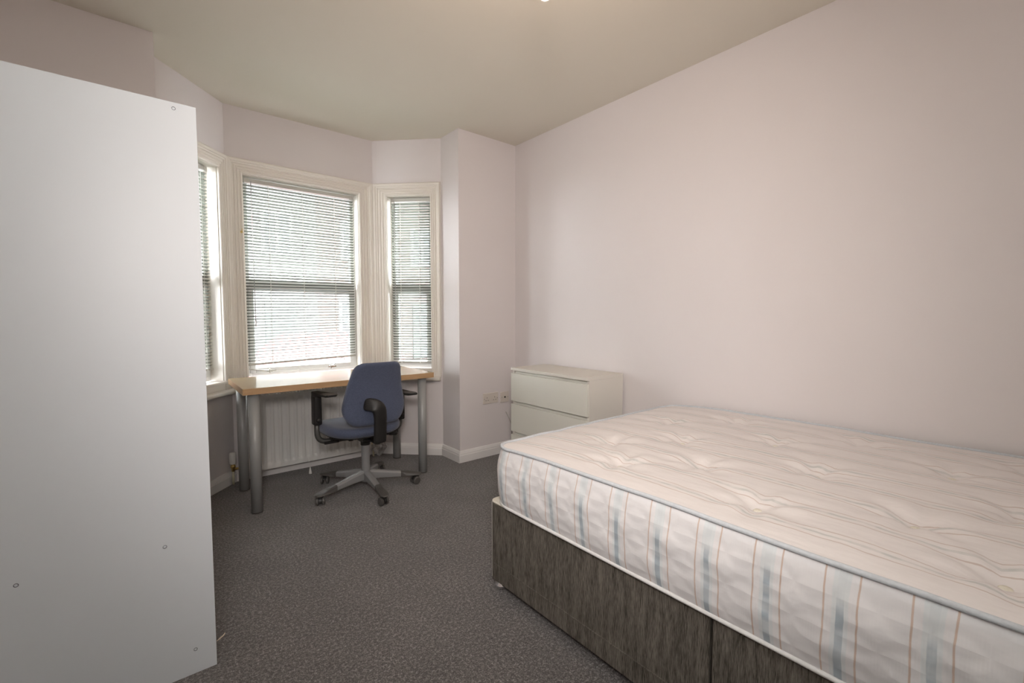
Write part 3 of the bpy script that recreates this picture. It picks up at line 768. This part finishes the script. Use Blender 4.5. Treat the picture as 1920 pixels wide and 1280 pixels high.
        for p, q in zip(rings, rings[1:]):
            for k in range(20): bm.faces.new([p[k], p[(k + 1) % 20], q[(k + 1) % 20], q[k]])
        bm.faces.new(rings[0][::-1]); bm.faces.new(rings[-1])
        post = obj('armrest', bm, M['black'], r, smooth=False, bevel=.003)
        obj('height_knob', lathe(BM(), [(0, 0), (.013, 0), (.014, .010), (.010, .014), (0, .014)], 16, Matrix.Translation((px, .058 - .036, .475 + ah)) @ Matrix.Rotation(R(90), 4, 'X')), M['black'], post, smooth=True)
        # pad: bends inwards and back
        pts = [(px, .085), (px - s * .002, .045), (px - s * .014, .0), (px - s * .030, -.05), (px - s * .036, -.105), (px - s * .036, -.135)]
        if s > 0: pts = [(px, .085), (px, .045), (px - .004, .0), (px - .006, -.06), (px + .002, -.12), (px + .004, -.15)]
        bm = BM(); rings = []
        for i, (x, y) in enumerate(pts):
            hw = [.022, .030, .036, .040, .040, .026][i]; zt = .648 + ah; zb = [.622, .618, .622, .630, .632, .636][i] + ah
            rings.append([bm.verts.new((x + a, y, z)) for a, z in ((-hw, zb + .006), (-hw * .8, zb), (hw * .8, zb), (hw, zb + .006), (hw, zt - .004), (hw * .85, zt), (-hw * .85, zt), (-hw, zt - .004))])
        for p, q in zip(rings, rings[1:]):
            for k in range(8): bm.faces.new([p[k], p[(k + 1) % 8], q[(k + 1) % 8], q[k]])
        bm.faces.new(rings[0][::-1]); bm.faces.new(rings[-1])
        obj('arm_pad', bm, M['black'], post, bevel=.003)
        q = pts[3:]; bm = BM(); prism(bm, [(x - h_, y) for (x, y), h_ in zip(q, (.032, .033, .018))] + [(x + h_, y) for (x, y), h_ in list(zip(q, (.032, .033, .018)))[::-1]], .6475 + ah, .650 + ah)
        obj('pad_insert', bm, M['padgrey'], post, bevel=.001)
    return r
chair()

# ================================================================== chest of drawers
def dresser():
    X0, X1, Y0, Y1, HH = -.368, -.020, -1.117, -.390, .7615
    r = empty('chest_of_drawers', ((X0 + X1) / 2, (Y0 + Y1) / 2, 0), label='low off-white three-drawer chest against the right wall beyond the bed', cat='chest of drawers')
    cx, cy = (X0 + X1) / 2, (Y0 + Y1) / 2
    a, b_, c, e = X0 - cx, X1 - cx, Y0 - cy, Y1 - cy
    t = .019
    obj('top', box(BM(), a, b_, c, e, HH - .021, HH), M['dresser'], r, bevel=.0012)
    for y in (c, e - t):
        sp = obj('side_panel', box(BM(), a + t, b_ - .012, y, y + t, 0, HH - .021), M['dresser'], r, bevel=.0008)
        if y == c:
            for dx in (.055, .075):
                obj('cam_hole', lathe(BM(), [(0, 0), (.0032, 0), (.0032, .0006), (0, .0006)], 12, Matrix.Translation((a + dx, c, HH - .295)) @ Matrix.Rotation(R(90), 4, 'X')), M['hole'], sp)
    bk = BM(); box(bk, b_ - .012, b_ - .0, c, c + .03, 0, HH - .021); box(bk, b_ - .012, b_, e - .03, e, 0, HH - .021); box(bk, b_ - .010, b_ - .006, c + .03, e - .03, .06, HH - .021)
    obj('back_panel', bk, M['dresser'], r, bevel=.0008)
    obj('plinth', box(BM(), a + .03, a + .045, c + t, e - t, 0, .07), M['recess'], r)
    z = HH - .021 - .020
    for i in range(3):
        h = .200 if i < 2 else .205
        dr = obj('drawer', box(BM(), a, a + .018, c + .002, e - .002, z - h, z), M['drawerwhite'], r, bevel=.001)
        # the finger rail behind the gap above each front
        bm = BM(); v = [bm.verts.new(p) for p in ((a + .022, c + t, z - .012), (a + .034, c + t, z + .016), (a + .034, e - t, z + .016), (a + .022, e - t, z - .012), (a + .040, c + t, z - .012), (a + .040, c + t, z + .016), (a + .040, e - t, z + .016), (a + .040, e - t, z - .012))]
        for f in ((0, 1, 2, 3), (4, 7, 6, 5), (0, 4, 5, 1), (3, 2, 6, 7), (1, 5, 6, 2), (0, 3, 7, 4)): bm.faces.new([v[q] for q in f])
        obj('finger_rail', bm, M['drawerwhite'], dr)
        obj('drawer_box', box(BM(), a + .018, b_ - .03, c + t + .006, e - t - .006, z - h + .02, z - .03), M['recess'], dr)
        z -= h + .024
dresser()

# ================================================================== sockets
def socket(x, z, w_, double):
    r = empty('double_socket' if double else 'aerial_socket', (x, 0, z), label='cream double power socket on the front wall nearest the bay corner' if double else 'cream single aerial socket next to the white chest of drawers', cat='socket')
    obj('face_plate', box(BM(), -w_ / 2, w_ / 2, -.009, 0, -.043, .043), M['socket'], r, bevel=.003)
    if double:
        for s in (-1, 1):
            cx = s * .038 
            hl = BM()
            box(hl, cx - .002, cx + .002, -.0096, -.008, .002, .010)
            for q in (-.011, .011): box(hl, cx + q - .0035, cx + q + .0035, -.0096, -.008, -.018, -.014)
            obj('pin_hole', hl, M['hole'], r)
            obj('rocker_switch', box(BM(), s * .060 - .005, s * .060 + .005, -.013, -.009, .004, .022), M['socket'], r, bevel=.001)
            obj('fixing_screw', lathe(BM(), [(0, 0), (.003, 0), (.003, .001), (0, .0012)], 12, Matrix.Translation((s * .066, -.009, -.004)) @ Matrix.Rotation(R(90), 4, 'X')), M['screw'], r)
    else:
        obj('aerial_hole', lathe(BM(), [(0, 0), (.0075, 0), (.0075, .0025), (.004, .0025), (.004, .001), (0, .001)], 16, Matrix.Translation((0, -.009, 0)) @ Matrix.Rotation(R(90), 4, 'X')), M['hole'], r)
        for s in (-1, 1):
            obj('fixing_screw', lathe(BM(), [(0, 0), (.003, 0), (.003, .001), (0, .0012)], 12, Matrix.Translation((s * .031, -.009, 0)) @ Matrix.Rotation(R(90), 4, 'X')), M['screw'], r)
socket(-.264, .470, .150, True)
socket(-.119, .463, .086, False)
obj('cable', tube(BM(), fillet([(-.105, -.0045, .335), (-.085, -.006, .30), (-.062, -.02, .24), (-.06, -.03, .10), (-.05, -.03, .004)], .015, 4), .003, 8), M['greycable'], smooth=True, label='short grey cable against the front wall below the aerial socket', cat='cable')

# ================================================================== bed
def divan():
    XW, XN = -.022, -1.3415; ZB, ZTp = .045, .372
    r = empty('divan_base', (-.68, -2.38, 0), label='brown-grey fabric divan bed base under the striped mattress', cat='bed')
    ox, oy = -.68, -2.38
    def rr(x0, x1, y0, y1, rad, corners, k=6):
        pts = []
        for (cx, cy, a0, on) in ((x1 - rad, y1 - rad, 0, corners[0]), (x0 + rad, y1 - rad, 90, corners[1]), (x0 + rad, y0 + rad, 180, corners[2]), (x1 - rad, y0 + rad, 270, corners[3])):
            if on:
                for i in range(k + 1):
                    t = R(a0 + 90 * i / k); pts.append((cx + rad * math.cos(t), cy + rad * math.sin(t)))
            else:
                t0 = R(a0 + 45); pts.append((cx + (rad if math.cos(t0) > 0 else -rad), cy + (rad if math.sin(t0) > 0 else -rad)))
        return pts
    for (y0, y1, cn) in ((-2.372, -1.436, (1, 1, 0, 0)), (-3.33, -2.378, (0, 0, 1, 1))):
        pts = [(x - ox, y - oy) for x, y in rr(XN, XW, y0, y1, .028, cn)]
        hb = obj('divan_half', prism(BM(), pts, ZB, ZTp - .004), M['divan'], r, bevel=.004)
        cx_, cy_ = (XN + XW) / 2 - ox, (y0 + y1) / 2 - oy
        pin = [(cx_ + (x - cx_) * 1.0, cy_ + (y - cy_) * 1.0) for x, y in pts]
        obj('top_lining', prism(BM(), pin, ZTp - .004, ZTp + .004), M['ticking'], hb, bevel=.003)
        if cn[1]: obj('corner_welt', tube(BM(), [(XN - ox + .0075, y1 - oy - .0075, ZB + .004), (XN - ox + .0075, y1 - oy - .0075, ZTp - .004)], .0013, 6), M['greycable'], hb)
        # low seam welt
        obj('seam_welt', tube(BM(), [(XN - ox - .0005, y0 - oy + (.03 if cn[2] else .004), .118), (XN - ox - .0005, y1 - oy - (.03 if cn[1] else .004), .118)], .0022, 6), M['divan'], hb)
    f = lambda x, y: obj('glide_foot', lathe(BM(), [(0, 0), (.022, 0), (.027, .006), (.026, .020), (.012, .032), (.008, .046), (0, .046)], 24), M['chrome'], r, smooth=True, loc=(x - ox, y - oy, 0))
    for x in (-1.305, -.06):
        for y in (-1.468, -2.34, -2.42, -3.29): f(x, y)
divan()

def mattress():
    X0, X1, Y0, Y1 = -1.352, -.030, -3.332, -1.462; ZB, ZTp = .378, .630
    cx, cy = (X0 + X1) / 2, (Y0 + Y1) / 2; hx, hy = (X1 - X0) / 2, (Y1 - Y0) / 2; rad = .11
    r = empty('mattress', (cx, cy, ZB), label='white mattress with blue and orange stripes and tufted top', cat='mattress')
    def rnd_(x, y, rd=rad):
        ax, ay = abs(x) - (hx - rd), abs(y) - (hy - rd)
        if ax > 0 and ay > 0:
            f = max(ax, ay) / math.hypot(ax, ay)
            return (math.copysign(hx - rd + ax * f, x), math.copysign(hy - rd + ay * f, y))
        return (x, y)
    T0 = [(-1.16, -1.954), (-1.16, -2.407), (-1.16, -2.86), (-.97, -1.765), (-.97, -2.15), (-.965, -2.70), (-.97, -3.1), (-.735, -1.945), (-.745, -2.422), (-.74, -2.87), (-.475, -1.736), (-.47, -2.20), (-.44, -2.708), (-.45, -3.1), (-.23, -1.95), (-.23, -2.43), (-.23, -2.88)]
    TU = [(x - cx, y - cy) for x, y in T0]
    def topz(x, y):
        e = min(hx - abs(x), hy - abs(y))
        z = ZTp - ZB - .004 + .010 * (1 - math.exp(-e / .07))
        # falls away a little at the foot end
        z -= .022 * max(0, (y - (hy - .45)) / .45) ** 2
        for tx, ty in TU:
            dx, dy = x - tx, y - ty; d2 = dx * dx + dy * dy
            if d2 < .06:
                dd = math.sqrt(d2); th = math.atan2(dy, dx)
                z -= .022 * math.exp(-(dd / .042) ** 2) + .009 * math.exp(-(dd / .11) ** 2)
                z += .0055 * math.exp(-((dd - .075) / .05) ** 2) * math.cos(6 * th + tx * 9)
        z += .0030 * mn.noise(Vector((x * 9, y * 3, 0))) + .0015 * mn.noise(Vector((x * 22, y * 9, 3)))
        return z
    nx, ny = 100, 140
    bm = BM(); uvl = bm.loops.layers.uv.new('UVMap')
    def lin(n, h): return [-h + 2 * h * i / n for i in range(n + 1)]
    def build_grid(zf, flip):
        g = []
        for y in lin(ny, hy):
            row = []
            for x in lin(nx, hx):
                X, Y = rnd_(x, y); row.append(bm.verts.new((X, Y, zf(X, Y))))
            g.append(row)
        for j in range(ny):
            for i in range(nx):
                f = bm.faces.new([g[j][i], g[j][i + 1], g[j + 1][i + 1], g[j + 1][i]] if not flip else [g[j][i], g[j + 1][i], g[j + 1][i + 1], g[j][i + 1]])
                f.material_index = 0; f.smooth = True
                for l in f.loops: l[uvl].uv = (l.vert.co.x + 1.358 - .67 - .0685, l.vert.co.y)
        return g
    top = build_grid(topz, False)
    bot = build_grid(lambda x, y: .002, True)
    def border(g):
        a = [g[0][i] for i in range(nx)] + [g[j][nx] for j in range(ny)] + [g[ny][i] for i in range(nx, 0, -1)] + [g[j][0] for j in range(ny, 0, -1)]
        return a
    bt, bb = border(top), border(bot); n = len(bt)
    s = [0]
    for i in range(n): s.append(s[-1] + (bt[(i + 1) % n].co.xy - bt[i].co.xy).length)
    # arclength zero so that a stripe centre falls at y=-1.69 on the near long side
    NL = 12; rings = [bb]
    nor = []
    for i in range(n):
        d = (bt[(i + 1) % n].co.xy - bt[i - 1].co.xy).normalized(); nor.append(Vector((d.y, -d.x)))
    for k in range(1, NL):
        f = k / NL; ring = []
        for i in range(n):
            p = bb[i].co.lerp(bt[i].co, f)
            bul = .021 * math.sin(math.pi * f) ** .75
            q = .0035 * mn.noise(Vector((s[i] * 7, f * 4, 5))) + .003 * math.sin(f * math.pi * 3.3 + 1.5 * math.sin(s[i] * 43))*math.sin(math.pi*f)
            ring.append(bm.verts.new((p.x + nor[i].x * (bul + q), p.y + nor[i].y * (bul + q), p.z)))
        rings.append(ring)
    rings.append(bt)
    near = min(range(n), key=lambda i: (abs(bt[i].co.y + cy + 1.69) + (0 if bt[i].co.x < 0 and abs(bt[i].co.x + hx) < .001 else 9)))
    s0 = s[near]
    for k in range(NL):
        for i in range(n):
            j = (i + 1) % n
            f = bm.faces.new([rings[k][i], rings[k][j], rings[k + 1][j], rings[k + 1][i]]); f.material_index = 1; f.smooth = True
            uu = [(s[i], k), (s[i + 1], k), (s[i + 1], k + 1), (s[i], k + 1)]
            for l, (a, b_) in zip(f.loops, uu): l[uvl].uv = (a - s0 + PER / 2 + PER * 100, b_ / NL * .25)
    me = bpy.data.meshes.new('mattress_body'); bm.normal_update()
    loop_t = [(v.co.x + nor[i].x * .002, v.co.y + nor[i].y * .002, v.co.z + .002) for i, v in enumerate(bt)][::2]
    loop_b = [(v.co.x + nor[i].x * .004, v.co.y + nor[i].y * .004, .0075) for i, v in enumerate(bb)][::2]
    bm.to_mesh(me); bm.free()
    me.materials.append(M['mtop']); me.materials.append(M['mside'])
    o = bpy.data.objects.new('mattress_body', me); COL.objects.link(o); o.parent = r
    obj('piping', tube(BM(), loop_t, .0066, 8, closed=True), M['pipinggrey'], r, smooth=True)
    obj('piping', tube(BM(), loop_b, .0060, 8, closed=True), M['pipingwhite'], r, smooth=True)
    for tx, ty in TU:
        z = topz(tx, ty)
        bm = BM(); lathe(bm, [(0, 0), (.010, 0), (.012, .002), (.009, .005), (0, .006)], 12)
        for v in bm.verts: v.co.xy *= 1 + .15 * mn.noise(v.co * 90 + Vector((tx * 9, 0, 0)))
        obj('tuft', bm, M['tuft'], r, smooth=True, loc=(tx, ty, z - .001))
mattress()

# ================================================================== wardrobe
def wardrobe():
    X0, X1, Y0, Y1, HH = -2.865, -2.277, -1.2073, -.24, 1.7635
    cx, cy = (X0 + X1) / 2, (Y0 + Y1) / 2
    r = empty('wardrobe', (cx, cy, 0), label='tall plain white wardrobe side panel filling the left of the view', cat='wardrobe')
    a, b_, c, e = X0 - cx, X1 - cx, Y0 - cy, Y1 - cy; t = .018
    p = obj('side_panel', box(BM(), a, b_, c, c + t, 0, HH), M['melamine'], r, bevel=.0008)
    obj('side_panel', box(BM(), a, b_, e - t, e, 0, HH), M['melamine'], r, bevel=.0008)
    obj('top_panel', box(BM(), a, b_ - .001, c + t, e - t, HH - t, HH), M['melamine'], r)
    obj('bottom_panel', box(BM(), a, b_ - .02, c + t, e - t, .07, .07 + t), M['melamine'], r)
    obj('plinth', box(BM(), b_ - .04, b_ - .022, c + t, e - t, 0, .07), M['melamine'], r)
    obj('back_panel', box(BM(), a + .002, a + .006, c + t, e - t, .07, HH - t), M['melamine'], r)
    mid = (c + e) / 2
    for (y0, y1, hy_) in ((c + t + .002, mid - .0015, mid - .04), (mid + .0015, e - t - .002, mid + .04)):
        dr = obj('door', box(BM(), b_ - .019, b_ - .001, y0, y1, .078, HH - t - .003), M['melamine'], r, bevel=.0008)
        obj('handle', tube(BM(), [(b_, hy_, .90), (b_ + .022, hy_, .905), (b_ + .022, hy_, 1.0), (b_, hy_, 1.005)], .005, 8), M['chrome'], dr, smooth=True)
    for x, z in ((-2.397, .433), (-2.704, .433), (-2.332, .078), (-2.332, 1.7455)):
        bm = BM(); lathe(bm, [(0, -.0002), (.0052, -.0002), (.0052, .0006), (.0040, .0010), (.0036, -.0001), (0, -.0001)], 16, Matrix.Translation((x - cx, c, z)) @ Matrix.Rotation(R(90), 4, 'X'))
        obj('screw_head', bm, M['screw'], p)
wardrobe()
# pale chip of wood on the carpet beside the wardrobe
obj('wood_chip', tube(BM(), [(-.016, -.008, .004), (-.006, -.003, .006), (.006, .006, .007), (.012, .016, .008)], [.0012, .0032, .0030, .0010], 6, flat=.5), M['splinter'], loc=(-2.249, -1.080, 0), label='tiny pale curl of wood on the carpet at the wardrobe foot', cat='wood chip')

# ================================================================== ceiling light
def lamp():
    r = empty('ceiling_light', (LAMP[0], LAMP[1], H), label='pendant lamp with a warm lit bulb hanging from the ceiling at the top edge', cat='lamp')
    obj('ceiling_rose', lathe(BM(), [(0, -.030), (.034, -.030), (.046, -.018), (.048, 0), (0, 0)], 32), M['plaster'], r, smooth=True)
    obj('flex', tube(BM(), [(0, 0, -.028), (0, 0, LAMP[2] + .035 - H)], .003, 8), M['plaster'], r)
    t = LAMP[2] - H
    obj('lamp_holder', lathe(BM(), [(0, t - .002), (.019, t - .002), (.021, t + .012), (.014, t + .040), (0, t + .040)], 24), M['plaster'], r, smooth=True)
    obj('bulb', lathe(BM(), [(0, t - .110), (.014, t - .107), (.026, t - .090), (.029, t - .070), (.025, t - .045), (.014, t - .020), (.012, t), (0, t)], 28), M['bulb'], r, smooth=True)
lamp()
